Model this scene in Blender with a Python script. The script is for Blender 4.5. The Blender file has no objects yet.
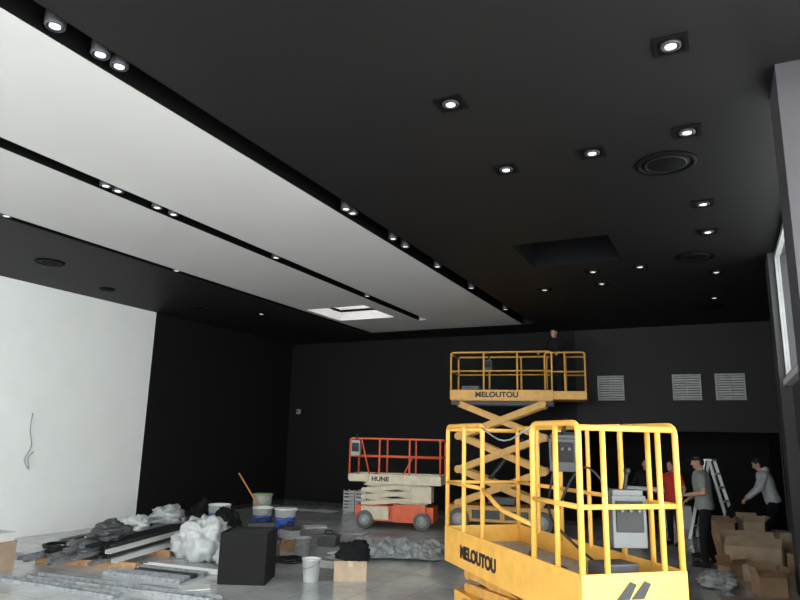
import bpy, math, random
from mathutils import Vector, Matrix, noise
random.seed(7)
SC=bpy.context.scene
COL=SC.collection
SC.view_settings.view_transform='Standard'
V=Vector

# ------------------------------------------------------------------ camera
cam=bpy.data.cameras.new('camera'); co=bpy.data.objects.new('camera',cam); COL.objects.link(co)
yv=V((323,-146,-648.5)).normalized(); zv=V((72,3040,-648.5)); zv=(zv-yv*zv.dot(yv)).normalized(); xv=yv.cross(zv)
M=Matrix((xv,yv,zv)).to_4x4(); M.translation=(0,0,1.9); co.matrix_world=M
cam.lens=29.18; cam.clip_start=0.05; SC.camera=co

# ------------------------------------------------------------------ materials
def mat(name,c,rough=0.6,metal=0.0,var=0.12,scale=6.0,bump=0.0,emit=0.0,spec=0.5,alpha=1.0,trans=0.0):
    m=bpy.data.materials.new(name); m.use_nodes=True
    nt=m.node_tree; b=nt.nodes['Principled BSDF']
    tc=nt.nodes.new('ShaderNodeTexCoord'); nz=nt.nodes.new('ShaderNodeTexNoise')
    nz.inputs['Scale'].default_value=scale; nz.inputs['Detail'].default_value=5
    nt.links.new(tc.outputs['Object'],nz.inputs['Vector'])
    r=nt.nodes.new('ShaderNodeValToRGB')
    r.color_ramp.elements[0].position=0.3; r.color_ramp.elements[1].position=0.7
    r.color_ramp.elements[0].color=(*[max(0,x*(1-var)) for x in c],1)
    r.color_ramp.elements[1].color=(*[min(1,x*(1+var)) for x in c],1)
    nt.links.new(nz.outputs['Fac'],r.inputs['Fac']); nt.links.new(r.outputs['Color'],b.inputs['Base Color'])
    b.inputs['Roughness'].default_value=rough; b.inputs['Metallic'].default_value=metal
    b.inputs['Specular IOR Level'].default_value=spec
    if bump:
        bp=nt.nodes.new('ShaderNodeBump'); bp.inputs['Strength'].default_value=bump; bp.inputs['Distance'].default_value=0.02
        nt.links.new(nz.outputs['Fac'],bp.inputs['Height']); nt.links.new(bp.outputs['Normal'],b.inputs['Normal'])
    if emit:
        b.inputs['Emission Color'].default_value=(*c,1); b.inputs['Emission Strength'].default_value=emit
    return m
def glass():
    m=bpy.data.materials.new('clear_glass'); m.use_nodes=True; nt=m.node_tree; nt.nodes.clear()
    o=nt.nodes.new('ShaderNodeOutputMaterial'); t=nt.nodes.new('ShaderNodeBsdfTransparent'); g=nt.nodes.new('ShaderNodeBsdfGlossy')
    g.inputs['Roughness'].default_value=0.02; mx=nt.nodes.new('ShaderNodeMixShader'); mx.inputs[0].default_value=0.06
    t.inputs['Color'].default_value=(.93,.96,.95,1)
    nt.links.new(t.outputs[0],mx.inputs[1]); nt.links.new(g.outputs[0],mx.inputs[2]); nt.links.new(mx.outputs[0],o.inputs[0]); return m
def floor_mat():
    m=bpy.data.materials.new('floor_tiles'); m.use_nodes=True; nt=m.node_tree; b=nt.nodes['Principled BSDF']
    tc=nt.nodes.new('ShaderNodeTexCoord'); br=nt.nodes.new('ShaderNodeTexBrick')
    br.offset=0.0; br.inputs['Scale'].default_value=1.0
    br.inputs['Brick Width'].default_value=0.6; br.inputs['Row Height'].default_value=0.6
    br.inputs['Mortar Size'].default_value=0.006; br.inputs['Mortar Smooth'].default_value=0.3
    br.inputs['Color1'].default_value=(.50,.515,.53,1); br.inputs['Color2'].default_value=(.54,.55,.565,1); br.inputs['Mortar'].default_value=(.30,.30,.31,1)
    nt.links.new(tc.outputs['Object'],br.inputs['Vector'])
    nz=nt.nodes.new('ShaderNodeTexNoise'); nz.inputs['Scale'].default_value=1.1; nz.inputs['Detail'].default_value=9; nz.inputs['Roughness'].default_value=.7
    nt.links.new(tc.outputs['Object'],nz.inputs['Vector'])
    r=nt.nodes.new('ShaderNodeValToRGB'); r.color_ramp.elements[0].position=.35; r.color_ramp.elements[1].position=.7
    r.color_ramp.elements[0].color=(.75,.75,.75,1); r.color_ramp.elements[1].color=(1.2,1.19,1.17,1)
    nt.links.new(nz.outputs['Fac'],r.inputs['Fac'])
    mx=nt.nodes.new('ShaderNodeMix'); mx.data_type='RGBA'; mx.blend_type='MULTIPLY'; mx.inputs[0].default_value=1
    nt.links.new(br.outputs['Color'],mx.inputs[6]); nt.links.new(r.outputs['Color'],mx.inputs[7])
    nt.links.new(mx.outputs[2],b.inputs['Base Color'])
    r2=nt.nodes.new('ShaderNodeMapRange'); r2.inputs[1].default_value=.3; r2.inputs[2].default_value=.7; r2.inputs[3].default_value=.05; r2.inputs[4].default_value=.18
    nt.links.new(nz.outputs['Fac'],r2.inputs[0]); nt.links.new(r2.outputs[0],b.inputs['Roughness'])
    b.inputs['Specular IOR Level'].default_value=1.0
    return m

mDark=mat('dark_paint',(.0095,.0088,.0098),.65,var=.06,scale=1.5,spec=.15)
mDarkLit=mat('dark_paint_daylit',(.024,.022,.025),.6,var=.05,scale=1.5,spec=.2)  # same dark wall paint, lightened to put window daylight into its colour
mCeil=mat('dark_ceiling_paint',(.0115,.0108,.0110),.55,var=.05,scale=1.2,spec=.12)
mSlot=mat('slot_black',(.002,.002,.002),.7,spec=.1)
mHatch=mat('hatch_black',(.005,.0049,.006),.7,var=.05,spec=.1)
mPier=mat('grey_pier_paint',(.056,.052,.058),.6,var=.05,scale=2,spec=.3)
mWhiteWall=mat('white_wall_paint',(.87,.87,.865),.7,var=.02,scale=2)
mRaft=mat('white_ceiling_board',(.475,.455,.447),.75,var=.02,scale=1)
mFloor=floor_mat(); mGlass=glass()
mYel=mat('yellow_paint',(.74,.38,.07),.42,var=.10,scale=9)
mYelD=mat('yellow_paint_worn',(.60,.31,.07),.5,var=.2,scale=14)
mOra=mat('orange_paint',(.72,.11,.035),.45,var=.12,scale=8)
mCream=mat('cream_paint',(.62,.54,.40),.5,var=.12,scale=7)
mBlk=mat('black_plastic',(.010,.010,.011),.5,scale=12,spec=.3)
mTyre=mat('grey_rubber',(.12,.12,.12),.8,scale=15)
mHub=mat('wheel_hub_grey',(.45,.44,.42),.5)
mMet=mat('galvanised_steel',(.30,.31,.33),.4,.3,var=.3,scale=18)
mDMet=mat('dark_steel',(.035,.035,.04),.45,.2,var=.2)
mAlu=mat('aluminium',(.58,.59,.60),.35,.3,var=.08)
mGrey=mat('grey_plastic',(.05,.052,.056),.5)
mMGrey=mat('mid_grey_plastic',(.085,.088,.093),.5)
mLGrey=mat('light_grey_plastic',(.33,.33,.33),.5)
mWht=mat('white_plastic',(.68,.68,.67),.45,var=.05)
mBag=mat('white_polythene',(.50,.51,.52),.3,var=.2,scale=7,bump=.3)
mFilm=mat('clear_film',(.36,.375,.39),.18,var=.35,scale=6,bump=.4)
mCard=mat('cardboard',(.38,.235,.14),.85,var=.12,scale=5)
mCard2=mat('light_cardboard',(.46,.34,.24),.85,var=.12,scale=5)
mTape=mat('packing_tape',(.55,.47,.33),.3)
mBlue=mat('blue_label',(.03,.10,.42),.4)
mGrn=mat('green_plastic',(.30,.42,.22),.4)
mWood=mat('wood',(.42,.24,.12),.7,var=.25,scale=14)
mPole=mat('varnished_wood_pole',(.60,.23,.10),.5)
mCloth=mat('black_fabric',(.010,.010,.011),.9,scale=20,bump=.3,spec=.2)
mNavy=mat('dark_trousers',(.012,.012,.015),.9,scale=20,bump=.3,spec=.2)
mTee=mat('grey_cotton',(.24,.24,.245),.9,scale=20,bump=.2)
mHood=mat('pale_grey_cotton',(.50,.52,.55),.9,scale=20,bump=.2)
mRed=mat('red_fabric',(.50,.03,.02),.8,scale=20)
mSkin=mat('skin',(.50,.28,.20),.5,var=.06,scale=12)
mHair=mat('dark_hair',(.02,.014,.01),.7,scale=40)
mEye=mat('eye_dark',(.02,.015,.012),.2)
mLamp=mat('lit_lamp',(.92,.90,.86),.4,var=.0,emit=.55)
mBlackMark=mat('black_lettering',(.01,.01,.01),.5)

# ------------------------------------------------------------------ mesh builder
class B:
    def __init__(s): s.v=[]; s.f=[]; s.m=[]; s.s=[]
    def add(s,vs,fs,mi=0,sm=False):
        o=len(s.v); s.v+= [tuple(x) for x in vs]
        for f in fs: s.f.append([o+i for i in f]); s.m.append(mi); s.s.append(sm)
        return s
    def box(s,c,d,mi=0,rot=None,bev=0):
        x,y,z=[k/2 for k in d]
        vs=[V((a*x,b*y,e*z)) for a in(-1,1) for b in(-1,1) for e in(-1,1)]
        if rot is not None:
            R=rot if isinstance(rot,Matrix) else Matrix.Rotation(rot,3,'Z'); vs=[R@v for v in vs]
        c=V(c); vs=[v+c for v in vs]
        return s.add(vs,[(0,1,3,2),(4,6,7,5),(0,4,5,1),(2,3,7,6),(0,2,6,4),(1,5,7,3)],mi)
    def lim(s,x0,x1,y0,y1,z0,z1,mi=0):
        return s.box(((x0+x1)/2,(y0+y1)/2,(z0+z1)/2),(x1-x0,y1-y0,z1-z0),mi)
    def beam(s,p,q,w,h,mi=0,up=(0,0,1)):
        p=V(p);q=V(q);d=(q-p); L=d.length; d.normalize(); up=V(up)
        if abs(d.dot(up))>.98: up=V((0,1,0))
        a=d.cross(up).normalized(); b=a.cross(d)
        R=Matrix((d,a,b)).transposed()
        return s.box((p+q)/2,(L,w,h),mi,R)
    def cyl(s,p,q,r,r2=None,n=14,mi=0,cap=True):
        p=V(p);q=V(q); r2=r if r2 is None else r2; d=(q-p).normalized()
        up=V((0,0,1)) if abs(d.z)<.9 else V((1,0,0)); a=d.cross(up).normalized(); b=d.cross(a)
        vs=[];
        for c,rr in((p,r),(q,r2)):
            for i in range(n):
                t=2*math.pi*i/n; vs.append(c+a*math.cos(t)*rr+b*math.sin(t)*rr)
        s.add(vs,[(i,(i+1)%n,n+(i+1)%n,n+i) for i in range(n)],mi,True)
        if cap:
            s.add(vs[:n],[tuple(range(n-1,-1,-1))],mi); s.add(vs[n:],[tuple(range(n))],mi)
        return s
    def lathe(s,c,prof,n=20,mi=0,axis='Z'):
        vs=[]
        for r,z in prof:
            for i in range(n):
                t=2*math.pi*i/n; p=V((math.cos(t)*r,math.sin(t)*r,z))
                if axis=='Y': p=V((p.x,p.z,p.y))
                vs.append(V(c)+p)
        fs=[]
        for k in range(len(prof)-1):
            for i in range(n): fs.append((k*n+i,k*n+(i+1)%n,(k+1)*n+(i+1)%n,(k+1)*n+i))
        fs.append(tuple(range(n-1,-1,-1))); fs.append(tuple((len(prof)-1)*n+i for i in range(n)))
        return s.add(vs,fs,mi,True)
    def ell(s,c,r,mi=0,n=14,m=9,rot=None):
        r=V(r) if not isinstance(r,(int,float)) else V((r,r,r)); c=V(c); vs=[]
        for j in range(m+1):
            ph=math.pi*j/m
            for i in range(n):
                t=2*math.pi*i/n
                p=V((math.sin(ph)*math.cos(t)*r.x,math.sin(ph)*math.sin(t)*r.y,math.cos(ph)*r.z))
                if rot is not None: p=rot@p
                vs.append(c+p)
        fs=[(j*n+i,(j+1)*n+i,(j+1)*n+(i+1)%n,j*n+(i+1)%n) for j in range(m) for i in range(n)]
        return s.add(vs,fs,mi,True)
    def cap(s,p,q,r,r2=None,mi=0,n=12):
        r2=r if r2 is None else r2
        s.cyl(p,q,r,r2,n,mi); s.ell(p,r,mi,n,8); s.ell(q,r2,mi,n,8); return s
    def loft(s,secs,mi=0,n=18):
        vs=[]
        for c,a,b in secs:
            c=V(c);a=V(a);b=V(b)
            for i in range(n):
                t=2*math.pi*i/n; vs.append(c+a*math.cos(t)+b*math.sin(t))
        fs=[(k*n+i,k*n+(i+1)%n,(k+1)*n+(i+1)%n,(k+1)*n+i) for k in range(len(secs)-1) for i in range(n)]
        fs.append(tuple(range(n-1,-1,-1))); fs.append(tuple((len(secs)-1)*n+i for i in range(n)))
        return s.add(vs,fs,mi,True)
    def pipe(s,pts,r,mi=0,n=10,bend=.07,closed=False):
        pts=[V(p) for p in pts]; P=[]
        N=len(pts)
        for i,p in enumerate(pts):
            if (i in(0,N-1)) and not closed: P.append(p); continue
            a=pts[i-1]; b=pts[(i+1)%N]
            k1=min(bend,(a-p).length*.45); k2=min(bend,(b-p).length*.45)
            A=p+(a-p).normalized()*k1; C=p+(b-p).normalized()*k2
            for t in (0,.25,.5,.75,1): P.append(A*(1-t)**2+p*2*t*(1-t)+C*t*t)
        if closed: P.append(P[0])
        vs=[]; t0=(P[1]-P[0]).normalized(); up=V((0,0,1)) if abs(t0.z)<.9 else V((1,0,0)); a=t0.cross(up).normalized()
        for i,p in enumerate(P):
            if i==0: t=t0
            elif i==len(P)-1: t=(P[i]-P[i-1]).normalized()
            else: t=((P[i]-P[i-1]).normalized()+(P[i+1]-P[i]).normalized()).normalized()
            a=(a-t*a.dot(t)).normalized(); b=t.cross(a)
            for k in range(n):
                w=2*math.pi*k/n; vs.append(p+a*math.cos(w)*r+b*math.sin(w)*r)
        fs=[(k*n+i,k*n+(i+1)%n,(k+1)*n+(i+1)%n,(k+1)*n+i) for k in range(len(P)-1) for i in range(n)]
        fs.append(tuple(range(n-1,-1,-1))); fs.append(tuple((len(P)-1)*n+i for i in range(n)))
        return s.add(vs,fs,mi,True)
    def grid(s,rect,holes,z0,z1,mi=0):
        x0,y0,x1,y1=rect
        xs=sorted({x0,x1,*[h[0] for h in holes],*[h[2] for h in holes]}); ys=sorted({y0,y1,*[h[1] for h in holes],*[h[3] for h in holes]})
        xs=[x for x in xs if x0<=x<=x1]; ys=[y for y in ys if y0<=y<=y1]
        for i in range(len(xs)-1):
            for j in range(len(ys)-1):
                cx=(xs[i]+xs[i+1])/2; cy=(ys[j]+ys[j+1])/2
                if any(h[0]<cx<h[2] and h[1]<cy<h[3] for h in holes): continue
                s.lim(xs[i],xs[i+1],ys[j],ys[j+1],z0,z1,mi)
        return s
    def obj(s,name,mats,parent=None,bevel=0,label=None):
        me=bpy.data.meshes.new(name); me.from_pydata(s.v,[],s.f)
        for m in (mats if isinstance(mats,(list,tuple)) else [mats]): me.materials.append(m)
        for p,mi,sm in zip(me.polygons,s.m,s.s): p.material_index=mi; p.use_smooth=sm
        me.update()
        o=bpy.data.objects.new(name,me); COL.objects.link(o)
        if parent: o.parent=parent
        if bevel:
            b=o.modifiers.new('bevel','BEVEL'); b.width=bevel; b.segments=2; b.limit_method='ANGLE'
        if label: o['label']=label
        return o
def place(o,loc,rz=0,rx=0,ry=0): o.location=loc; o.rotation_euler=(rx,ry,rz); return o
def tag(o,label,cat,group=None):
    o['label']=label; o['category']=cat
    if group: o['group']=group
    return o
def struct(o): o['kind']='structure'; return o
def root(name,loc,rz,label,cat,group=None):
    e=bpy.data.objects.new(name,None); COL.objects.link(e); e.location=loc; e.rotation_euler=(0,0,rz); e.empty_display_size=.2
    return tag(e,label,cat,group)
def remesh(bld,name,m,voxel,parent=None,smooth=3,label=None):
    o=bld.obj('tmp',m); r=o.modifiers.new('r','REMESH'); r.mode='VOXEL'; r.voxel_size=voxel; r.use_smooth_shade=True
    if smooth:
        k=o.modifiers.new('s','SMOOTH'); k.iterations=smooth; k.factor=.5
    bpy.context.view_layer.update()
    me=bpy.data.meshes.new_from_object(o.evaluated_get(bpy.context.evaluated_depsgraph_get()))
    bpy.data.objects.remove(o,do_unlink=True)
    me.name=name; me.materials.clear(); me.materials.append(m)
    for p in me.polygons: p.use_smooth=True; p.material_index=0
    ob=bpy.data.objects.new(name,me); COL.objects.link(ob)
    if parent: ob.parent=parent
    if label: ob['label']=label
    return ob
def text(name,body,size,loc,rot,m,parent,offset=.004,sx=1.0,shear=0):
    c=bpy.data.curves.new('t','FONT'); c.body=body; c.size=size; c.extrude=.002; c.offset=offset; c.align_x='CENTER'; c.align_y='CENTER'; c.shear=shear
    o=bpy.data.objects.new('t',c); COL.objects.link(o); bpy.context.view_layer.update()
    me=bpy.data.meshes.new_from_object(o.evaluated_get(bpy.context.evaluated_depsgraph_get()))
    bpy.data.objects.remove(o,do_unlink=True); me.materials.clear(); me.materials.append(m)
    ob=bpy.data.objects.new(name,me); COL.objects.link(ob); ob.parent=parent; ob.location=loc; ob.rotation_euler=rot; ob.scale=(sx,1,1)
    return ob
def dup(rt,loc,rz=None,scale=None):
    n=rt.copy(); COL.objects.link(n); n.location=loc
    if rz is not None: n.rotation_euler=(0,0,rz)
    if scale: n.scale=scale
    for c in list(rt.children):
        k=c.copy(); k.parent=n; COL.objects.link(k)
    return n

# ------------------------------------------------------------------ room
H=4.6; XL=-11.5; YB=16.1; Y0=-3.0
struct(B().lim(XL-.25,1.4,Y0,20.4,-.2,0).obj('floor',mFloor))
hatch=(-2.5,8.57,-1.17,9.86); sky=(-7.97,11.58,-6.53,13.0)
c=B()
c.grid((XL-.25,Y0,1.4,YB+.2),[(-8.25,Y0,-3.78,14.8),hatch],H,H+.2,0)
c.grid((XL-.25,Y0,1.4,YB+.2),[hatch,sky],H+.2,H+.26,1)
for z0,z1,o in ((H+.003,H+.6,.012),):
    c.lim(hatch[0],hatch[0]+o,hatch[1],hatch[3],z0,z1,2); c.lim(hatch[2]-o,hatch[2],hatch[1],hatch[3],z0,z1,2)
    c.lim(hatch[0],hatch[2],hatch[1],hatch[1]+o,z0,z1,2); c.lim(hatch[0],hatch[2],hatch[3]-o,hatch[3],z0,z1,2)
c.lim(hatch[0]-.1,hatch[2]+.1,hatch[1]-.1,hatch[3]+.1,H+.6,H+.65,2)
for a,b_,ye in ((-4.059,-4.045,14.8),(-6.18,-6.166,13.56),(-5.954,-5.941,13.56),(-8.114,-8.101,14.8),(-3.795,-3.781,14.8),(-8.249,-8.236,14.8)):
    c.lim(a,b_,Y0,ye,H+.004,H+.199,1)
c.lim(-8.25,-3.78,14.785,14.8,H+.175,H+.199,1)
struct(c.obj('ceiling',[mCeil,mSlot,mHatch]))
struct(B().lim(-5.94,-4.06,Y0,14.8,H,H+.17).lim(-6.18,-5.94,13.56,14.8,H,H+.17).obj('trim_1',mRaft))
t=B().grid((-8.1,Y0,-6.18,14.8),[sky],H,H+.17)
for a in ((sky[0]-.04,sky[0],sky[1],sky[3]),(sky[2],sky[2]+.04,sky[1],sky[3]),(sky[0],sky[2],sky[1]-.04,sky[1]),(sky[0],sky[2],sky[3],sky[3]+.04)):
    t.lim(*a,H+.17,H+1.1)
struct(t.obj('trim_2',mRaft))
w=B().lim(XL-.25,XL,Y0,10.7,0,H,1).lim(XL-.25,XL,10.7,YB+.2,0,H,0)
struct(w.obj('wall_left',[mDark,mWhiteWall]))
struct(B().lim(XL,-3.1,YB,YB+.2,0,H).lim(-3.1,1.4,YB,YB+.2,2.2,H,1).obj('wall_back',[mDark,mDarkLit]))  # section over the alcove takes the lighter tone as painted-in daylight
struct(B().lim(-3.3,-3.1,YB+.2,20.2,0,2.5).lim(-3.3,1.4,20.2,20.4,0,2.5).lim(1.1,1.4,YB+.2,20.2,0,2.5).obj('wall_alcove',mDark))
struct(B().lim(-3.3,1.4,YB+.2,20.4,2.5,2.6).obj('ceiling_alcove',mCeil))
r=B().lim(.53,1.3,4.95,5.5,0,H).lim(.76,1.3,10.25,10.8,0,H).lim(.9,1.15,5.5,10.25,0,2.8).lim(.9,1.15,5.5,10.25,4.56,H)
r.lim(1.1,1.3,10.8,YB,0,H).lim(.9,1.15,Y0,4.95,4.45,H)
struct(r.obj('wall_right',mPier))
def window(name,axis,at,a0,a1,z0,z1,div):
    b=B(); t=.03
    def q(u0,u1,w0,w1,mi=0,th=t):
        if axis=='X': b.lim(at-th,at+th,u0,u1,w0,w1,mi)
        else: b.lim(u0,u1,at-th,at+th,w0,w1,mi)
    q(a0,a1,z0,z0+.06); q(a0,a1,z1-.06,z1); 
    for i in range(div+1):
        u=a0+(a1-a0-.06)*i/div; q(u,u+.06,z0+.06,z1-.06)
    q(a0+.06,a1-.06,z0+.06,z1-.06,1,.004)
    return struct(b.obj(name,[mLGrey,mGlass]))
window('window_1','X',.87,5.5,10.25,2.8,4.56,1)
window('window_2','X',1.0,Y0,4.95,0,4.45,4)
window('window_3','Y',Y0,XL,1.1,0,4.6,8)
struct(B().lim(.80,.90,5.5,10.25,2.72,2.80).obj('trim_3',mWht))
struct(B().lim(XL,-3.1,YB-.015,YB,0,.1).obj('baseboard_back',mDMet))
struct(B().lim(XL,XL+.015,10.7,YB-.02,0,.1).obj('baseboard_left',mDMet))
# ------------------------------------------------------------------ ceiling fixtures
def downlight(x,y,s,z=H,label='square black recessed ceiling downlight with round white lamp',group='recessed downlights in the dark ceiling',emit=mLamp):
    e=root('recessed_downlight',(x,y,z),0,label,'ceiling light',group)
    b=B(); h=s/2; k=s*.36
    b.lim(-h,h,-h,-k,-.014,0).lim(-h,h,k,h,-.014,0).lim(-h,-k,-k,k,-.014,0).lim(k,h,-k,k,-.014,0).lim(-k,k,-k,k,-.005,0)
    b.obj('frame',mSlot,e)
    B().lathe((0,0,-.02),[(s*.30,0.015),(s*.30,0),(s*.22,-.004),(s*.2,.008)],18).obj('lamp_ring',mDMet,e)
    B().lathe((0,0,-.022),[(s*.17,0.012),(s*.17,0),(s*.1,-.006)],16).obj('lamp',emit,e)
    return e
base=None
for (x,y) in [(-.13,4.39),(-1.81,4.53),(-1.78,5.98),(-.92,5.92),(-.09,5.81),(-.01,7.77),(.02,8.88),(.1,11.1),(-.96,10.35),(-1.68,10.4),(-1.68,11.27),(-2.7,11.4),(.05,13.1),(-9.2,11.6)]:
    if base is None: base=downlight(x,y,.23)
    else: dup(base,(x,y,H))
lab='small round spotlight set in a black ceiling slot'
sb=None
for (x,ys) in [(-3.92,(2.5,2.87,3.04,6.42,6.58,7.7,8.1,9.3,10.9,13.0)),(-6.06,(4.72,4.89,5.48,5.75,7.9,10.85)),(-8.175,(4.95,7.95))]:
    for y in ys:
        if sb is None:
            sb=root('slot_spotlight',(x,y,H),0,lab,'ceiling light','spotlights in the ceiling slots')
            B().lathe((0,0,.0),[(.068,.19),(.068,.012),(.06,0.0),(.044,.02)],18).obj('housing',mDMet,sb)
            B().lathe((0,0,.002),[(.038,.02),(.038,.004),(.02,0)],16).obj('lamp',mLamp,sb)
        else: dup(sb,(x,y,H))
def speaker(x,y,r):
    e=root('ceiling_speaker',(x,y,H),0,'round black flush ceiling loudspeaker with grille','speaker','round ceiling speakers')
    B().lathe((0,0,0),[(r,0),(r*.98,-.02),(r*.86,-.025),(r*.80,-.006),(r*.80,0)],32).obj('rim',mSlot,e)
    b=B().lathe((0,0,0),[(r*.80,0),(r*.78,-.012),(r*.5,-.024),(r*.12,-.030),(r*.05,-.032)],32)
    b.lathe((0,0,-.014),[(r*.68,.004),(r*.68,-.006),(r*.62,-.006),(r*.62,.004)],32,1)
    b.obj('grille',[mSlot,mBlk],e)
    return e
s0=speaker(-.31,6.45,.285)
for p in ((-.17,10.06),(-.04,13.95)): dup(s0,(*p,H))
s1=dup(s0,(-9.72,6.71,H),scale=(.8,.8,1)); dup(s0,(-10.05,10.53,H),scale=(.8,.8,1)); dup(s0,(-10.5,8.5,H),scale=(.5,.5,1))
# ------------------------------------------------------------------ wall vents
v0=None
for x in (-2.58,-.93,-.05):
    if v0 is None:
        v0=root('wall_vent',(x+.29,YB,3.18),0,'square white louvred ventilation grille on dark wall','vent','louvred vents high on the back wall')
        B().lim(-.3,.3,-.05,0,-.29,-.25).lim(-.3,.3,-.05,0,.25,.29).lim(-.3,-.26,-.05,0,-.25,.25).lim(.26,.3,-.05,0,-.25,.25).lim(-.015,.015,-.045,0,-.25,.25).obj('frame',mLGrey,v0)
        b=B().lim(-.26,.26,-.008,0,-.25,.25,1)
        for k in range(9):
            z=-.22+.055*k; b.box((0,-.03,z),(.52,.04,.008),0,Matrix.Rotation(math.radians(-38),3,'X'))
        b.obj('louvre',[mWht,mMGrey],v0)
    else: dup(v0,(x+.29,YB,3.18))

# ------------------------------------------------------------------ scissor lifts
def wheel(e,x,y,r,wd,sgn,mt=mTyre,mh=mHub):
    g=B(); prof=[(r*.62,-wd/2),(r*.93,-wd/2),(r,-wd*.35),(r,wd*.35),(r*.93,wd/2),(r*.62,wd/2)]
    g.lathe((x,y,r),prof,24,0,'Y'); o=g.obj('wheel',mt,e)
    h=B(); ys=y+sgn*(wd/2+.004); h.lathe((x,y,r),[(r*.6,-wd/2-.004),(r*.6,wd/2+.004),(r*.3,wd/2+.012 if sgn>0 else wd/2+.004)],20,0,'Y')
    h.cyl((x,ys,r),(x,ys+sgn*.015,r),r*.22,n=10)
    for k in range(5):
        a=k*1.2566; h.cyl((x+math.cos(a)*r*.42,ys-.01*sgn,r+math.sin(a)*r*.42),(x+math.cos(a)*r*.42,ys+.012*sgn,r+math.sin(a)*r*.42),r*.06,n=6)
    k=h.obj('hub',mh,o); return o
def scissor(e,L,wd,z0,z1,n,col,xoff=0,aw=.055,ah=.13):
    dz=(z1-z0)/n
    for k in range(n):
        a=z0+dz*k; b=z0+dz*(k+1)
        for sy in (-1,1):
            B().beam((xoff-L/2,sy*wd,a),(xoff+L/2,sy*wd,b),aw,ah).cyl((xoff-L/2,sy*wd-.04,a),(xoff-L/2,sy*wd+.04,a),ah*.62,n=12).cyl((xoff+L/2,sy*wd-.04,b),(xoff+L/2,sy*wd+.04,b),ah*.62,n=12).obj('scissor_arm',col,e)
            y2=sy*(wd-aw*1.15)
            B().beam((xoff+L/2,y2,a),(xoff-L/2,y2,b),aw,ah).cyl((xoff,y2-.06,(a+b)/2),(xoff,y2+.06,(a+b)/2),.05,n=10).obj('scissor_arm',col,e)
    for k in range(n+1):
        z=z0+dz*k
        for sx in(-1,1): B().cyl((xoff+sx*L/2,-wd,z),(xoff+sx*L/2,wd,z),.025,n=10).obj('cross_shaft',mDMet,e)
    B().cyl((xoff-L*.35,0,z0+.05),(xoff+L*.05,0,z0+dz*1.35),.05,n=12).cyl((xoff+L*.05,0,z0+dz*1.35),(xoff+L*.25,0,z0+dz*1.95 if n>1 else z1),.028,n=12).obj('hydraulic_ram',mDMet,e)
def guard(b,x0,x1,y0,y1,zd,zt,r=.02,zm=None,posts=2,sides='LRFB',mi=0):
    zm=(zd+zt)/2 if zm is None else zm
    if 'F' in sides:
        b.pipe([(x0,y0,zd),(x0,y0,zt),(x1,y0,zt),(x1,y0,zd)],r,mi); b.pipe([(x0,y0,zm),(x1,y0,zm)],r*.85,mi)
        for i in range(posts): x=x0+(x1-x0)*(i+1)/(posts+1); b.cyl((x,y0,zd),(x,y0,zt),r,n=8,mi=mi)
    if 'B' in sides:
        b.pipe([(x0,y1,zd),(x0,y1,zt),(x1,y1,zt),(x1,y1,zd)],r,mi); b.pipe([(x0,y1,zm),(x1,y1,zm)],r*.85,mi)
        for i in range(posts): x=x0+(x1-x0)*(i+1)/(posts+1); b.cyl((x,y1,zd),(x,y1,zt),r,n=8,mi=mi)
    if 'L' in sides: b.pipe([(x0,y0,zt-.03),(x0,y1,zt-.03)],r,mi); b.pipe([(x0,y0,zm),(x0,y1,zm)],r*.85,mi)
    if 'R' in sides: b.pipe([(x1,y0,zt-.03),(x1,y1,zt-.03)],r,mi); b.pipe([(x1,y0,zm),(x1,y1,zm)],r*.85,mi)
def toe(b,x0,x1,y0,y1,z0,z1,t=.02,mi=0):
    b.lim(x0,x1,y0-t,y0,z0,z1,mi).lim(x0,x1,y1,y1+t,z0,z1,mi).lim(x0-t,x0,y0-t,y1+t,z0,z1,mi).lim(x1,x1+t,y0-t,y1+t,z0,z1,mi)
def control(e,loc,s=(.2,.16,.24),m=mGrey,rz=0,rx=0):
    b=B(); x,y,z=s
    b.box((0,0,0),s,0).box((0,-y*.52,z*.1),(x*.8,.012,z*.6),1).box((0,0,z*.55),(x*.9,y*.8,z*.12),0)
    for k in range(3): b.cyl((-x*.25+x*.25*k,-y*.52,z*.22),(-x*.25+x*.25*k,-y*.52-.025,z*.22),.011,n=8,mi=2)
    b.cyl((0,0,z*.6),(0.02,-.01,z*.95),.014,n=8,mi=1).ell((.022,-.01,z*.98),.024,1)
    o=b.obj('control_box',[m,mBlk,mMGrey],e,bevel=.008); place(o,loc,rz,rx); return o

# --- near yellow lift (lowered)
A=root('scissor_lift',(-1.385,5.59,0),math.atan2(-.728,.685),'lowered yellow scissor lift with open guardrails and control boxes','scissor lift')
xa,ya=1.175,.385
b=B().lim(-1.1,1.1,-.34,.34,.18,.52,0).lim(-1.14,-1.0,-.3,.3,.22,.45,1).lim(1.0,1.14,-.3,.3,.22,.45,1).lim(-.8,.8,-.40,-.34,.16,.5,0).lim(-.8,.8,.34,.40,.16,.5,0)
for k in range(5): b.lim(-.6+.25*k,-.46+.25*k,-.406,-.40,.26,.42,1)
b.obj('chassis',[mYel,mDMet],A,bevel=.012)
for x in(-.85,.85):
    for y in(-.36,.36): wheel(A,x,y,.20,.13,1 if y>0 else -1)
scissor(A,1.9,.24,.55,.80,2,mYelD,aw=.045,ah=.08)
b=B().lim(-xa,xa,-ya,ya,.86,.92,0); b.lim(-xa+.02,xa-.02,-ya+.02,ya-.02,.92,.925,1)
b.obj('deck',[mYelD,mMet],A)
b=B(); toe(b,-xa,xa,-ya,ya,.76,1.08); b.obj('toe_board',mYel,A,bevel=.006)
b=B(); zt=2.03; zm=1.49
guard(b,-xa,-.35,-ya,ya,1.05,zt,.021,zm,posts=1,sides='FBL')
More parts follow.
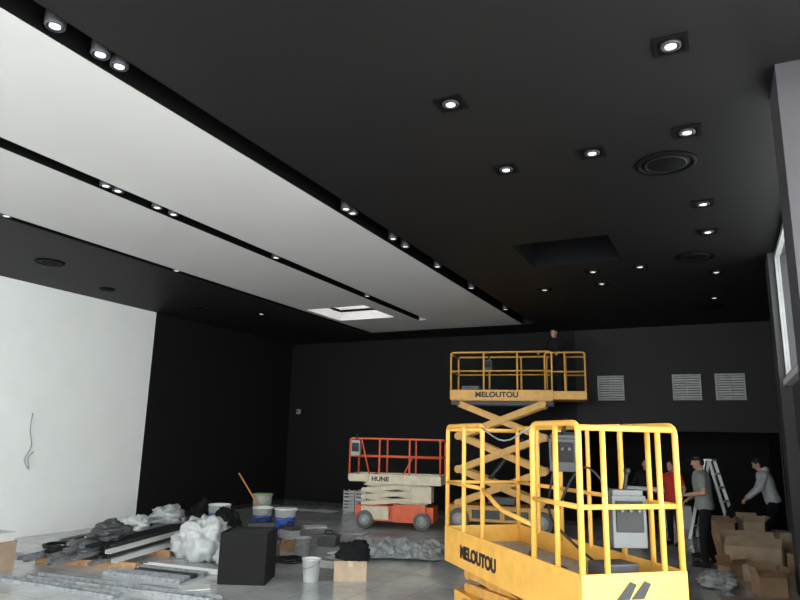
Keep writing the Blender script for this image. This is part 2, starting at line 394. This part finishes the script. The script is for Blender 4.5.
guard(b,.55,xa,-ya,ya,1.05,zt,.021,zm,posts=0,sides='FBR')
b.pipe([(.88,-ya,1.05),(.88,-ya,zt)],.019); b.pipe([(.88,ya,1.05),(.88,ya,zt)],.019)
b.pipe([(xa,-.20,1.05),(xa,-.20,zt-.03)],.019); b.pipe([(xa,.24,1.05),(xa,.24,zt-.03)],.019)
b.pipe([(-.35,ya,zt),(.55,ya,zt)],.021); b.pipe([(-.35,ya,zm),(.55,ya,zm)],.018); b.cyl((.1,ya,1.05),(.1,ya,zt),.018,n=8)
b.pipe([(-.35,-ya,zm),(.0,-ya,1.35),(.55,-ya,1.3)],.018,bend=.12)
b.obj('guardrail',mYel,A)
B().pipe([(-.35,-ya-.01,zt-.02),(.1,-ya-.01,zt-.16),(.55,-ya-.01,zt-.02)],.007,bend=.3,n=6).obj('chain',mMet,A)
control(A,(.66,-.18,1.82),(.20,.15,.24),mGrey,.9,.2)
control(A,(1.0,.08,1.38),(.24,.14,.34),mMGrey,1.35)
B().lim(.82,1.02,-.12,.16,.925,1.10).obj('battery_box',mGrey,A,bevel=.01)
B().pipe([(.58,-.22,1.73),(.40,-.2,1.35),(.45,0,1.15),(.7,.1,1.0),(.8,.15,.95)],.010,bend=.2,n=6).pipe([(.98,.0,1.55),(.85,-.15,1.8),(.7,-.3,1.4),(.75,-.3,1.1)],.009,bend=.2,n=6).pipe([(.5,-.1,.93),(.2,.1,.935),(-.1,-.1,.93),(-.5,.15,.935)],.011,bend=.2,n=6).obj('cable',mBlk,A)
text('lettering','MELOUTOU',.145,(-.42,-ya-.024,.90),(math.pi/2,0,0),mBlackMark,A,.007,.95)
b=B()
for sx in(0,.11):
    b.add([(xa+.024,-.16+sx,.92),(xa+.024,-.06+sx,.92),(xa+.024,.0+sx,1.01),(xa+.024,-.05+sx,1.03)],[(0,1,2,3)])
b.add([(xa+.024,-.22,.89),(xa+.024,.2,.89),(xa+.024,.2,.905),(xa+.024,-.22,.905)],[(0,1,2,3)])
b.obj('logo',mBlackMark,A)
# --- raised yellow lift
Bq=root('scissor_lift',(-4.45,14.39,0),math.radians(10),'raised yellow scissor lift with person on its extended platform','scissor lift')
b=B().lim(-1.15,1.15,-.42,.42,.2,.52,0).lim(-.7,.7,-.5,-.42,.2,.5,0).lim(-.7,.7,.42,.5,.2,.5,0).lim(-1.22,-1.15,-.3,.3,.2,.45,1).lim(1.15,1.22,-.3,.3,.2,.45,1).lim(-.6,.0,-.505,-.5,.26,.44,1).lim(.1,.6,-.505,-.5,.26,.44,1)
b.obj('chassis',[mYelD,mDMet],Bq,bevel=.012)
for x in(-.88,.88):
    for y in(-.46,.46): wheel(Bq,x,y,.23,.15,1 if y>0 else -1)
scissor(Bq,1.85,.34,.55,2.70,3,mYel,ah=.14)
b=B().lim(-1.08,1.15,-.45,.45,2.76,2.84,0).lim(1.15,1.85,-.41,.41,2.80,2.84,0).lim(-1.05,1.82,-.4,.4,2.84,2.845,1).lim(-1.1,1.15,-.3,-.24,2.68,2.76,1).lim(-1.1,1.15,.24,.3,2.68,2.76,1)
b.obj('deck',[mYelD,mDMet],Bq)
b=B(); toe(b,-1.08,1.15,-.45,.45,2.78,3.0); toe(b,1.15,1.85,-.40,.40,2.80,2.98); b.obj('toe_board',mYel,Bq,bevel=.005)
b=B(); guard(b,-1.08,1.15,-.45,.45,2.98,3.84,.021,3.42,posts=2,sides='FBL'); guard(b,1.0,1.85,-.40,.40,2.96,3.82,.02,3.40,posts=1,sides='FBR'); b.obj('guardrail',mYel,Bq)
text('lettering','MELOUTOU',.16,(-.05,-.475,2.89),(math.pi/2,0,0),mBlackMark,Bq,.006,1.1)
control(Bq,(-.35,.3,3.62),(.2,.14,.22),mGrey)
B().box((.0,0,.62),(.6,.4,.16),0).obj('hydraulic_pump',mDMet,Bq,bevel=.01)
B().lim(-.9,-.5,-.1,.15,2.85,3.12).lim(-.4,-.1,-.05,.2,2.85,3.05).obj('tool_tray',mMGrey,Bq,bevel=.01)
# --- orange lift
C=root('scissor_lift',(-6.50,13.30,0),math.radians(14),'lowered orange and cream scissor lift with orange guardrails','scissor lift')
b=B().lim(-.85,.85,-.32,.32,.16,.48,0).lim(.0,.7,-.42,-.32,.16,.52,0).lim(-.7,-.1,-.40,-.32,.2,.46,1).lim(.1,.6,-.425,-.42,.24,.44,2)
b.obj('chassis',[mOra,mCream,mOra],C,bevel=.01)
for x in(-.62,.62):
    for y in(-.37,.37): wheel(C,x,y,.19,.12,1 if y>0 else -1,mTyre,mLGrey)
scissor(C,1.4,.22,.5,.93,3,mCream,aw=.05,ah=.085)
B().lim(-1.0,1.0,-.38,.38,.97,1.03,0).lim(-.97,.97,-.34,.34,1.03,1.035,1).obj('deck',[mCream,mDMet],C)
b=B(); toe(b,-.55,1.0,-.38,.38,.93,1.13,mi=0); toe(b,-1.0,-.57,-.38,.38,1.0,1.13,mi=0); b.obj('toe_board',mCream,C,bevel=.005)
b=B(); guard(b,-1.0,1.0,-.38,.38,1.12,1.88,.021,1.5,posts=2,sides='FBLR'); b.pipe([(-.55,-.38,1.12),(-.75,-.38,1.88)],.018).pipe([(.2,-.38,1.12),(.4,-.38,1.5)],.016)
b.obj('guardrail',mOra,C)
control(C,(-.85,-.44,1.66),(.2,.13,.3),mLGrey)
text('lettering','HUNE',.13,(-.3,-.405,1.03),(math.pi/2,0,0),mBlackMark,C,.005,1.1)
B().lim(.35,.8,-.28,.1,.55,.9).obj('battery_box',mCream,C,bevel=.01)

# ------------------------------------------------------------------ people
def person(label,loc,rz,lean=0,arms=None,legs=None,top=mTee,bottom=mNavy,sleeve='short',hat=None,hood=False,headtilt=0,shoes=mBlk,scale=1):
    e=root('person',loc,rz,label,'person')
    Lr=Matrix.Rotation(-lean,3,'X'); piv=V((0,0,.93))
    U=lambda p: piv+Lr@(V(p)-piv)
    Hr=Lr@Matrix.Rotation(-headtilt,3,'X')
    hc=U((0,.02,1.60)); 
    hp=lambda p: hc+Hr@V(p)
    arms=arms or [((-.27,.0,1.15),(-.25,.12,.9)),((.27,.0,1.15),(.25,.12,.9))]
    legs=legs or [((-.10,.02,.5),(-.11,-.01,.09)),((.10,.02,.5),(.12,-.01,.09))]
    b=B()
    b.ell(hc,(.074,.092,.112),rot=Hr,n=20,m=14).ell(hp((0,.03,-.06)),(.052,.058,.058),rot=Hr)
    b.cap(hp((0,.086,.012)),hp((0,.104,-.022)),.009,.013).ell(hp((0,.086,-.062)),(.026,.011,.008),rot=Hr)
    for s in(-1,1): b.ell(hp((s*.078,-.005,-.005)),(.012,.02,.032),rot=Hr)
    b.cap(U((0,-.01,1.42)),hp((0,-.01,-.06)),.056,.052)
    X=V((1,0,0)); Yb=Lr@V((0,1,0))
    def torso(g,k,z0=.86):
        secs=[(.86,.155,.11),(.93,.165,.115),(1.03,.148,.105),(1.15,.155,.11),(1.28,.178,.12),(1.38,.18,.105),(1.44,.14,.08),(1.47,.07,.06)]
        g.loft([(U((0,0,z)),X*(a+k),Yb*(c+k)) for z,a,c in secs if z>=z0-.01])
    torso(b,0)
    for (s,(el,ha)) in zip((-1,1),arms):
        sh=U((s*.178,0,1.385)); el=V(el); ha=V(ha)
        b.cap(sh,el,.050,.040).cap(el,ha,.039,.027)
        d=(ha-el).normalized(); side=d.cross(V((0,0,1))); side=side.normalized() if side.length>.1 else V((1,0,0)); nn=side.cross(d).normalized()
        pc=ha+d*.05
        Rm=Matrix((side,d,nn)).transposed(); b.ell(pc,(.040,.055,.018),rot=Rm)
        for k in range(4):
            o=pc+side*(-.028+.019*k)+d*.035; ln=(.036,.042,.039,.03)[k]
            j=o+d*ln-nn*.012; b.cap(o,j,.0095,.009,n=8).cap(j,j+(d*.5-nn*.85).normalized()*ln*.8,.009,.008,n=8)
        o=pc-side*.03*s-d*.02; j=o-side*.03*s+d*.025; b.cap(o,j,.012,.010,n=8).cap(j,j+d*.03-nn*.012,.010,.009,n=8)
    for s,(kn,an) in zip((-1,1),legs):
        hip=V((s*.09,0,.88)); kn=V(kn); an=V(an)
        b.cap(hip,kn,.085,.055).cap(kn,an,.052,.036).cap(an,an+V((s*.01,.14,-.05)),.036,.032)
    remesh(b,'body',mSkin,.0085,e,2)
    for s in(-1,1): B().ell(hp((s*.03,.078,.012)),(.013,.01,.008),rot=Hr).obj('eye',mEye,e)
    g=B(); torso(g,.028)
    for (s,(el,ha)) in zip((-1,1),arms):
        sh=U((s*.172,0,1.375)); el=V(el); ha=V(ha)
        if sleeve=='short': g.cap(sh,sh.lerp(el,.62),.064,.060)
        else: g.cap(sh,el,.064,.056).cap(el,el.lerp(ha,.93),.055,.044)
    if hood: g.ell(U((0,-.07,1.46)),(.11,.08,.07))
    remesh(g,'shirt' if sleeve=='short' else 'jacket',top,.011,e,3)
    g=B(); g.loft([(V((0,0,z)),X*a,V((0,1,0))*c) for z,a,c in ((.84,.15,.11),(.90,.172,.125),(.96,.165,.12),(.98,.155,.11))])
    for s,(kn,an) in zip((-1,1),legs):
        g.cap((s*.09,0,.86),kn,.100,.075).cap(kn,V(an)+V((0,0,.015)),.072,.062)
    remesh(g,'trousers',bottom,.012,e,3)
    for s,(kn,an) in zip((-1,1),legs):
        an=V(an); g=B(); g.cap(an+V((0,-.02,-.03)),an+V((s*.015,.15,-.045)),.046,.042).cap(an+V((0,-.015,.03)),an+V((0,.01,-.02)),.05)
        g.box(an+V((s*.008,.065,-.077)),(.09,.27,.024)); remesh(g,'shoe',shoes,.009,e,1)
    if hat:
        g=B().ell(hp((0,-.012,.058)),(.084,.100,.070),rot=Hr,n=20,m=12); g.loft([(hp((0,.05,.062)),Hr@V((.07,0,0)),Hr@V((0,0,.008))),(hp((0,.150,.050)),Hr@V((.055,0,0)),Hr@V((0,0,.006)))])
        remesh(g,'cap',hat,.008,e,1)
        remesh(B().ell(hp((0,-.03,-.01)),(.078,.072,.07),rot=Hr),'hair',mHair,.008,e,1)
    else:
        remesh(B().ell(hp((0,-.018,.03)),(.083,.094,.098),rot=Hr,n=20,m=12).ell(hp((0,-.03,-.03)),(.075,.07,.08),rot=Hr),'hair',mHair,.008,e,1)
    e.scale=(scale,)*3
    return e
person('person in grey T-shirt, black trousers and cap, arms bent',(-.34,12.2,0),math.radians(98),lean=.06,headtilt=.15,
   arms=[((-.27,.03,1.13),(-.12,.27,1.08)),((.27,-.02,1.13),(.22,.2,1.0))],legs=[((-.10,.05,.5),(-.12,.06,.09)),((.10,-.01,.5),(.13,-.10,.09))],hat=mBlk,scale=1.02)
pv=Matrix.Rotation(math.radians(10),3,'Z')@V((1.24,.05,0))+V((-4.45,14.39,2.846))
person('person in black work clothes and cap standing on lift platform',pv,math.radians(160),lean=.12,headtilt=-.1,
   arms=[((-.30,.10,1.2),(-.28,.33,1.08)),((.30,.10,1.2),(.25,.33,1.12))],top=mCloth,bottom=mNavy,sleeve='long',hat=mBlk,scale=.93)
person('person in pale grey hoodie bending forward over a black bag',(.78,14.75,0),math.radians(95),lean=.28,headtilt=.25,
   arms=[((-.25,.24,1.12),(-.14,.43,.94)),((.25,.22,1.10),(.14,.43,.92))],legs=[((-.10,.08,.5),(-.12,.0,.09)),((.10,.0,.5),(.13,-.14,.09))],top=mHood,sleeve='long',hood=True)
person('person in red shirt standing with arms down',(-.95,14.3,0),math.radians(150),top=mRed,bottom=mNavy,scale=.93)
person('person in dark jacket carrying a white tube at waist height',(-1.50,15.05,0),math.radians(180),top=mCloth,sleeve='long',
   arms=[((-.29,.06,1.13),(-.24,.27,1.08)),((.29,.06,1.13),(.24,.27,1.08))],scale=.93)
tag(B().cyl((-2.0,14.72,1.0),(-1.15,14.72,1.0),.045,n=16).cyl((-2.02,14.72,1.0),(-2.0,14.72,1.0),.05,n=16).cyl((-1.15,14.72,1.0),(-1.13,14.72,1.0),.05,n=16).obj('plastic_tube',mWht),'white plastic tube held horizontally by a person','tube')

# ------------------------------------------------------------------ step ladder
L=root('stepladder',(-.28,15.35,0),math.radians(75),'open aluminium stepladder with flat treads','ladder')
for sy,n in((-1,'front'),(1,'rear')):
    b=B()
    for sx in(-1,1): b.beam((sx*.24,sy*.42,.02),(sx*.17,sy*.05,1.6),.03,.06)
    for k in range(1,6):
        t=k/6; 
        if sy<0: b.box((0,sy*(.42-.37*t),1.6*t),(.46-.13*t,.09,.03))
        elif k%2: b.box((0,sy*(.42-.37*t),1.6*t),(.46-.13*t,.02,.03))
    b.obj(n+'_frame',mAlu,L)
B().box((0,0,1.61),(.36,.2,.03)).obj('top_step',mAlu,L)

# ------------------------------------------------------------------ boxes and debris
def cbox(loc,s,rz,label,open_=False,m=mCard,group=None,cat='box'):
    e=root('cardboard_box',loc,rz,label,cat,group); x,y,z=[k/2 for k in s]; t=.006
    b=B().lim(-x,x,-y,-y+t,0,2*z).lim(-x,x,y-t,y,0,2*z).lim(-x,-x+t,-y+t,y-t,0,2*z).lim(x-t,x,-y+t,y-t,0,2*z).lim(-x+t,x-t,-y+t,y-t,0,t)
    b.obj('carton',m,e)
    if open_:
        for sx,sy in((-1,0),(1,0),(0,-1),(0,1)):
            a=random.uniform(.3,1.1); f=B(); ln=min(x,y)*.9
            if sx: f.beam((sx*x,0,2*z),(sx*(x+math.sin(a)*ln),0,2*z+math.cos(a)*ln*(1 if a<.9 else -.3)),2*y,t,up=(0,0,1))
            else: f.beam((0,sy*y,2*z),(0,sy*(y+math.sin(a)*ln),2*z+math.cos(a)*ln*(1 if a<.9 else -.3)),2*x,t,up=(0,0,1))
            f.obj('flap',m,e)
    else:
        B().lim(-x,-.001,-y,y,2*z-t,2*z).lim(.001,x,-y,y,2*z-t,2*z).obj('flap',m,e)
        B().lim(-.03,.03,-y-.001,y+.001,2*z,2*z+.001).lim(-.03,.03,-y-.001,-y,2*z*.7,2*z).lim(-.03,.03,y,y+.001,2*z*.7,2*z).obj('tape',mTape,e)
    return e
def crumple(name,loc,sx,sy,h,label,cat,m,seed=0,n=40,rz=0,f=2.2):
    vs=[];fs=[]
    def ridge(x,y,k): return 1-abs(noise.noise(V((x*k+seed,y*k,seed*.7))))*2.2
    for j in range(n+1):
        for i in range(n+1):
            u=i/n*2-1; v=j/n*2-1; e=(1+.35*noise.noise(V((u*1.6,v*1.6,seed+9))))
            x=u*sx/2*e; y=v*sy/2*e
            k=max(0,1-max(abs(u),abs(v))**4)
            z=.006+max(0,ridge(x,y,f))*h*.55*(.2+.8*k)+max(0,ridge(x+5,y,f*2.4))*h*.3*(.3+.7*k)
            vs.append((x,y,z))
    for j in range(n):
        for i in range(n): a=j*(n+1)+i; fs.append((a,a+1,a+n+2,a+n+1))
    o=B().add(vs,fs,0,True).obj(name,m); place(o,loc,rz); return tag(o,label,cat)
def lump(name,loc,r,label,cat,m,seed=0,amp=.25,f=2.2):
    g=B().ell((0,0,0),1,n=48,m=32); vs=[]
    for p in g.v:
        p=V(p); d=.85+amp*noise.noise(p*f*.7+V((seed,0,0)))+amp*.7*(.5-abs(noise.noise(p*f*1.6+V((0,seed,0))))*1.6)+amp*.25*(.4-abs(noise.noise(p*f*4+V((0,seed,3))))*1.5)
        q=V((p.x*r[0]*d,p.y*r[1]*d,p.z*r[2]*d)); q.z=max(q.z,-r[2]*.62); vs.append(tuple(q))
    g.v=vs; o=g.obj(name,m); zmin=min(v[2] for v in vs); place(o,(loc[0],loc[1],loc[2]-zmin)); return tag(o,label,cat)
def bucket(loc,r,h,label,m=mWht,band=mBlue,lid=None,rz=0,handle=True):
    e=root('bucket',loc,rz,label,'bucket')
    B().lathe((0,0,0),[(r*.82,0),(r*.98,h*.96),(r*1.05,h*.96),(r*1.05,h),(r*.93,h),(r*.93,h*.94),(r*.78,.02)],26).obj('shell',m,e)
    if band:
        n=12; vs=[];fs=[]
        for k in range(n+1):
            a=-math.pi*.75+math.pi*.95*k/n
            for zz,rr in((h*.25,r*.882),(h*.7,r*.95)): vs.append((math.cos(a)*rr,math.sin(a)*rr,zz))
        for k in range(n): fs.append((2*k,2*k+2,2*k+3,2*k+1))
        B().add(vs,fs,0,True).obj('printed_label',band,e)
    if lid: B().lathe((0,0,h),[(r*1.08,-.02),(r*1.08,.012),(r*.9,.016)],26).obj('lid',lid,e)
    if handle: B().pipe([(r*1.03,0,h*.9),(r*.95,-.1,h*.75),(0,-.05-r,h*.6),(-r*.95,-.1,h*.75),(-r*1.03,0,h*.9)],.005,bend=.1,n=6).obj('handle',mMet,e)
    return e

cbox((-9.02,6.02,0),(.36,.34,.40),.3,'light brown cardboard carton standing on the tiled floor',m=mCard2)
cbox((-9.02,6.02,.401),(.32,.28,.12),.15,'small pale carton stacked on another carton',m=mWht)
cbox((-4.72,8.25,0),(.44,.32,.26),.5,'small brown cardboard carton with black jacket over it',open_=False,m=mCard2)
lump('jacket',(-4.70,8.27,.262),(.28,.22,.15),'black jacket thrown over a cardboard carton','clothing',mCloth,3,.4)
bucket((-5.1,7.85,0),.125,.29,'white plastic bucket beside a cardboard carton',band=None)
crumple('plastic_sheet',(-5.2,10.55,0),1.7,1.8,.24,'large crumpled translucent plastic sheet heaped on floor','plastic sheet',mFilm,2,70,.4,3.0)
e=root('storage_cube',(-5.85,7.45,0),math.radians(24),'black open-topped wooden storage cube on the floor','box')
b=B(); s=.31; b.lim(-s,s,-s,-s+.02,0,.64).lim(-s,s,s-.02,s,0,.64).lim(-s,-s+.02,-s+.02,s-.02,0,.64).lim(s-.02,s,-s+.02,s-.02,0,.64).lim(-s+.02,s-.02,-s+.02,s-.02,0,.02)
b.obj('panel',mDark,e,bevel=.003)
B().lim(-s+.021,s-.021,-s+.021,s-.021,.60,.62).obj('shelf',mGrey,e)
def profile(loc,rz,L,tilt=0,m=mMet,group='loose metal profiles in the debris pile'):
    b=B(); w=.045; b.lim(-L/2,L/2,-w,w,0,.004).lim(-L/2,L/2,-w,-w+.004,.004,.05).lim(-L/2,L/2,w-.004,w,.004,.05)
    o=b.obj('metal_profile',m); place(o,loc,rz,0,tilt)
    return tag(o,{'dark_steel':'dark steel U-channel in a pile of profiles','galvanised_steel':'galvanised steel U-channel in a pile of profiles','white_plastic':'white plastic trunking length in a pile'}[m.name],'metal profile',group)
for i in (0,1,2):
    o=B().lim(-.8,.8,-.04,.04,0,.08).obj('timber_batten',mWood); place(o,(-8.75+.35*(1-i),8.0+1.0*(i-1),0),.28); tag(o,'rough timber batten supporting metal profiles','timber','battens under the profiles')
dirn=math.atan2(4,-1.2)
mm=[mMet,mMet,mDMet,mMet,mWht,mDMet,mDMet]
for lay in range(4):
    for k in range(7-lay):
        off=(k-3+lay*.5)*.19; px=-8.75+math.cos(dirn-math.pi/2)*off; py=8.0+math.sin(dirn-math.pi/2)*off
        profile((px,py+random.uniform(-.3,.3),.081+lay*.056),dirn+random.uniform(-.02,.02),random.uniform(2.0,3.1),0,random.choice(mm))
for k in range(5):
    profile((-7.0+random.uniform(-.2,.2),6.8+k*.17,0.0),.1,random.uniform(.9,1.3),0,mm[k])
def tube(p,rz,L,r,m,label):
    o=B().cyl((-L/2,0,r),(L/2,0,r),r,n=12).obj('plastic_pipe',m); place(o,p,rz); return tag(o,label,'pipe','loose pipes by the white wall')
for k in range(6):
    tube((-10.85+.13*k,9.2+.1*k,0),dirn+.05*(k%2),2.2-.2*(k%3),.022+.006*(k%3),[mLGrey,mGrey,mWht,mBlk,mLGrey,mMet][k],'straight thin grey pipe lying on floor' if k%2==0 else 'straight dark pipe lying on floor')
def offcut(p,rz,s,m,label):
    b=B(); x,y=s
    vs=[(-x,-y,0),(x*.8,-y*1.1,0),(x,y*.6,0),(x*.3,y,0),(-x*.9,y*.9,0)]; t=.013
    b.add(vs+[(a,c_,t) for a,c_,_ in vs],[(4,3,2,1,0),(5,6,7,8,9)]+[(i,(i+1)%5,5+(i+1)%5,5+i) for i in range(5)])
    o=b.obj('board_offcut',m); place(o,p,rz); return tag(o,label,'board')
offcut((-7.75,9.05,0),.4,(.25,.18),mWht,'broken white plasterboard offcut on floor')
offcut((-6.1,6.75,0),.9,(.2,.14),mWht,'broken white plasterboard offcut on floor')
offcut((-9.9,6.9,0),.2,(.3,.2),mLGrey,'broken grey board offcut on floor')
offcut((-5.9,9.9,0),1.2,(.18,.12),mWht,'broken white plasterboard offcut on floor')
offcut((-6.9,12.1,0),.3,(.3,.18),mLGrey,'broken grey board offcut on floor')
offcut((-8.0,12.4,0),.8,(.26,.2),mWht,'broken white plasterboard offcut on floor')
lump('plastic_bag',(-7.40,8.30,.0),(.50,.36,.40),'white crumpled plastic bag on the debris pile','bag',mBag,5,.4)
lump('plastic_bag',(-6.60,8.05,.0),(.26,.2,.22),'small white crumpled plastic bag in the debris','bag',mBag,11,.45)
lump('plastic_bag',(-9.25,9.3,.308),(.34,.28,.18),'grey plastic bag lying over steel profiles','bag',mFilm,15,.45)
lump('plastic_bag',(-8.45,7.4,.308),(.28,.25,.17),'dark grey bag lying over steel profiles','bag',mGrey,19,.45)
lump('plastic_bag',(-8.95,8.35,.308),(.24,.26,.14),'white plastic bag lying over steel profiles','bag',mBag,33,.45)
lump('rubbish_bag',(-8.30,9.85,0),(.30,.26,.34),'black rubbish bag beside the debris pile','bag',mCloth,23,.4)
lump('rubbish_bag',(-9.9,11.1,0),(.34,.28,.34),'black rubbish bag by the dark wall','bag',mCloth,27,.4)
lump('rubbish_bag',(-10.3,10.6,0),(.26,.24,.26),'grey rubbish bag by the dark wall','bag',mFilm,37,.4)
b=B(); Lc=2.9
b.lim(-Lc/2,Lc/2,-.1,-.094,0,.05).lim(-Lc/2,Lc/2,.094,.1,0,.05)
for k in range(38): x=-Lc/2+.02+k*(Lc-.04)/37; b.lim(x-.012,x+.012,-.094,.094,0,.012)
tag(place(b.obj('cable_tray',mMet),(-6.85,6.22,0),.10),'long perforated metal cable tray lying on floor','cable tray')
b=B()
for k in range(30): x=-1.1+k*2.2/29; b.lim(x-.01,x+.01,-.07,.07,0,.01)
b.lim(-1.12,1.12,-.075,-.07,0,.04).lim(-1.12,1.12,.07,.075,0,.04)
tag(place(b.obj('cable_tray',mMet),(-7.6,5.85,0),.04),'short perforated metal cable tray lying on tiled floor','cable tray')
def coil(loc,r,label,m=mBlk,turns=5):
    pts=[(math.cos(t)*r*(1+.12*math.sin(t*.37)),math.sin(t)*r*(1+.1*math.cos(t*.53)),.012+.011*t/math.pi*.5+.012*abs(math.sin(t*1.7))) for t in [k*math.pi/5 for k in range(turns*10)]]
    o=B().pipe(pts,.010,n=6,bend=.03).obj('cable_coil',m); place(o,loc); return tag(o,label,'cable')
coil((-9.95,7.75,0),.26,'coil of black cable on floor near white wall')
coil((-6.1,8.75,0),.22,'black electric cable coiled among tools')
bucket((-9.2,10.7,0),.22,.52,'white paint bucket with blue printed label',rz=.3)
bucket((-8.95,11.75,0),.20,.66,'tall white paint bucket with green lid',band=mGrn,lid=mGrn,handle=True)
bucket((-8.32,10.95,0),.20,.50,'white paint bucket with blue printed label')
bucket((-7.80,11.0,0),.21,.50,'white paint bucket with blue printed label',lid=mWht)
bucket((-8.77,10.35,0),.16,.34,'small white bucket with blue label')
bucket((-6.3,9.4,0),.14,.28,'grey bucket standing among tools',band=None,m=mLGrey)
e=root('wooden_pallet',(-7.30,9.95,0),.2,'low wooden pallet with tools lying on it','pallet')
for k in range(3): B().lim(-.55,.55,-.4+.36*k,-.32+.36*k,0,.09).obj('runner',mWood,e)
for k in range(6): B().lim(-.55+.19*k,-.42+.19*k,-.42,.42,.09,.11).obj('plank',mWood,e)
def toolbox(loc,rz,m,label,s=(.45,.22,.2)):
    e=root('toolbox',loc,rz,label,'toolbox'); x,y,z=s
    B().lim(-x/2,x/2,-y/2,y/2,0,z*.7).obj('case',m,e,bevel=.012); B().lim(-x/2-.01,x/2+.01,-y/2-.01,y/2+.01,z*.7,z).obj('lid',mGrey,e,bevel=.015)
    B().pipe([(-x*.2,0,z-.01),(-x*.2,0,z+.06),(x*.2,0,z+.06),(x*.2,0,z-.01)],.012,bend=.03).obj('handle',mBlk,e)
toolbox((-7.45,9.8,.11),.6,mBlue,'blue and grey plastic toolbox on a pallet',(.45,.25,.28))
toolbox((-7.05,10.1,.11),-.3,mLGrey,'light grey plastic toolbox on a pallet',(.35,.2,.22))
toolbox((-6.8,9.1,0),.6,mGrey,'grey plastic toolbox on floor',(.45,.25,.25))
toolbox((-6.45,10.45,0),.2,mGrey,'dark plastic toolbox on floor',(.34,.25,.2))
crumple('paper_sheet',(-5.5,8.85,0),.5,.4,.08,'crumpled white paper on floor','paper',mWht,21,18,.3)
crumple('paper_sheet',(-9.6,14.9,0),1.1,.5,.06,'crumpled white paper on floor by dark wall','paper',mWht,25,18,.1)
e=root('broom',(-8.62,11.45,0),0,'broom with reddish wooden handle leaning over buckets','broom')
B().cyl((.15,0,.06),(-.85,.1,1.08),.016,n=10).obj('handle',mPole,e); B().box((.18,0,.10),(.08,.3,.05)).obj('head',mWood,e); B().box((.19,0,.04),(.07,.3,.08)).obj('bristles',mRed,e)
for i,(x,y) in enumerate(((-8.95,15.55),(-8.62,15.6))):
    e=root('plastic_crate',(x,y,0),.05,'stacked white slotted plastic crates against dark wall','crate','white crates')
    for k in range(2):
        b=B()
        z=k*.27
        b.lim(-.14,.14,-.14,.14,z,z+.03)
        for q in range(3): b.lim(-.14,.14,-.15,-.14,z+.03+q*.08,z+.07+q*.08).lim(-.14,.14,.14,.15,z+.03+q*.08,z+.07+q*.08).lim(-.15,-.14,-.15,.15,z+.03+q*.08,z+.07+q*.08).lim(.14,.15,-.15,.15,z+.03+q*.08,z+.07+q*.08)
        for sx in(-1,1):
            for sy in(-1,1): b.lim(sx*.145-.012,sx*.145+.012,sy*.145-.012,sy*.145+.012,z,z+.262)
        b.obj('crate',mWht,e)
b=B().pipe([(XL+.02,8.0,2.2),(XL+.03,7.98,1.9),(XL+.05,8.06,1.6),(XL+.03,7.93,1.35),(XL+.08,8.05,1.15),(XL+.04,8.0,1.4),(XL+.05,8.1,1.5)],.010,n=6,bend=.1)
tag(b.obj('hanging_cable',mLGrey),'loose grey electric cable hanging on white wall','cable')
e=root('alarm_siren',(-11.15,YB,2.6),0,'small white alarm siren on dark wall','alarm'); B().lim(-.06,.06,-.06,0,-.07,.07).obj('case',mLGrey,e,bevel=.01); B().lim(-.04,.04,-.075,-.06,-.02,.04).obj('lens',mMGrey,e)
# right pile
cbox((.28,12.35,0),(.80,.45,.36),.12,'large open cardboard carton with folded flaps',open_=True,m=mCard2)
cbox((-.10,13.2,0),(.36,.34,.42),.3,'brown cardboard carton stacked by other boxes')
cbox((-.10,13.18,.421),(.32,.28,.18),.2,'open cardboard carton on top of another',open_=True)
cbox((.34,13.35,0),(.42,.4,.45),-.1,'tall brown cardboard carton in heap')
cbox((.34,13.35,.451),(.34,.3,.18),.3,'open brown carton on top of another',open_=True,m=mCard2)
cbox((.84,13.3,0),(.36,.45,.5),.05,'brown cardboard carton near grey wall',m=mCard2)
cbox((.90,12.4,0),(.26,.36,.3),.0,'small cardboard carton beside grey wall')
cbox((.42,11.3,0),(.5,.36,.22),-.3,'flat cardboard carton on floor',m=mCard2)
cbox((.42,10.35,0),(.34,.28,.24),.35,'open brown cardboard carton on the floor',open_=True)
cbox((-.02,11.6,0),(.28,.24,.16),.8,'small open cardboard carton on floor',open_=True)
lump('plastic_bag',(-.18,10.5,0),(.26,.24,.15),'clear crumpled plastic bag on floor beside cartons','bag',mFilm,41,.45)
lump('backpack',(.12,14.6,.0),(.22,.18,.52),'black bag standing where a person bends','bag',mCloth,47,.2,2)
offcut((.1,9.8,0),.5,(.3,.2),mCard2,'torn flat piece of cardboard on floor')
coil((-.48,12.95,0),.13,'black cable coil beside cartons')
b=B().lim(-.8,.8,-.2,.2,.0,.04).lim(-.75,.8,-.18,.15,.04,.08)
tag(place(b.obj('board_stack',mWood),(.1,17.0,0),.1),'stack of timber boards on floor in alcove','boards')
cbox((-1.1,17.3,0),(.6,.4,.5),.2,'white carton standing in dark alcove',m=mWht)
cbox((-2.0,16.9,0),(.5,.35,.7),.1,'pale grey carton standing in dark alcove',m=mLGrey)

# ------------------------------------------------------------------ daylight
wd=bpy.data.worlds.new('world'); SC.world=wd; wd.use_nodes=True; nt=wd.node_tree; bg=nt.nodes['Background']
bg.inputs['Color'].default_value=(.98,.99,1,1); bg.inputs['Strength'].default_value=6.0
def area(name,loc,rot,sx,sy,e,col=(1,.98,.95)):
    l=bpy.data.lights.new(name,'AREA'); l.shape='RECTANGLE'; l.size=sx; l.size_y=sy; l.energy=e; l.color=col
    o=bpy.data.objects.new(name,l); COL.objects.link(o); o.location=loc; o.rotation_euler=rot
area('daylight_side',(1.6,1.0,2.3),(math.radians(90),0,math.radians(90)),7.5,4.2,420)
area('daylight_front',(-5,-3.8,2.3),(math.radians(90),0,0),12,4.2,300)
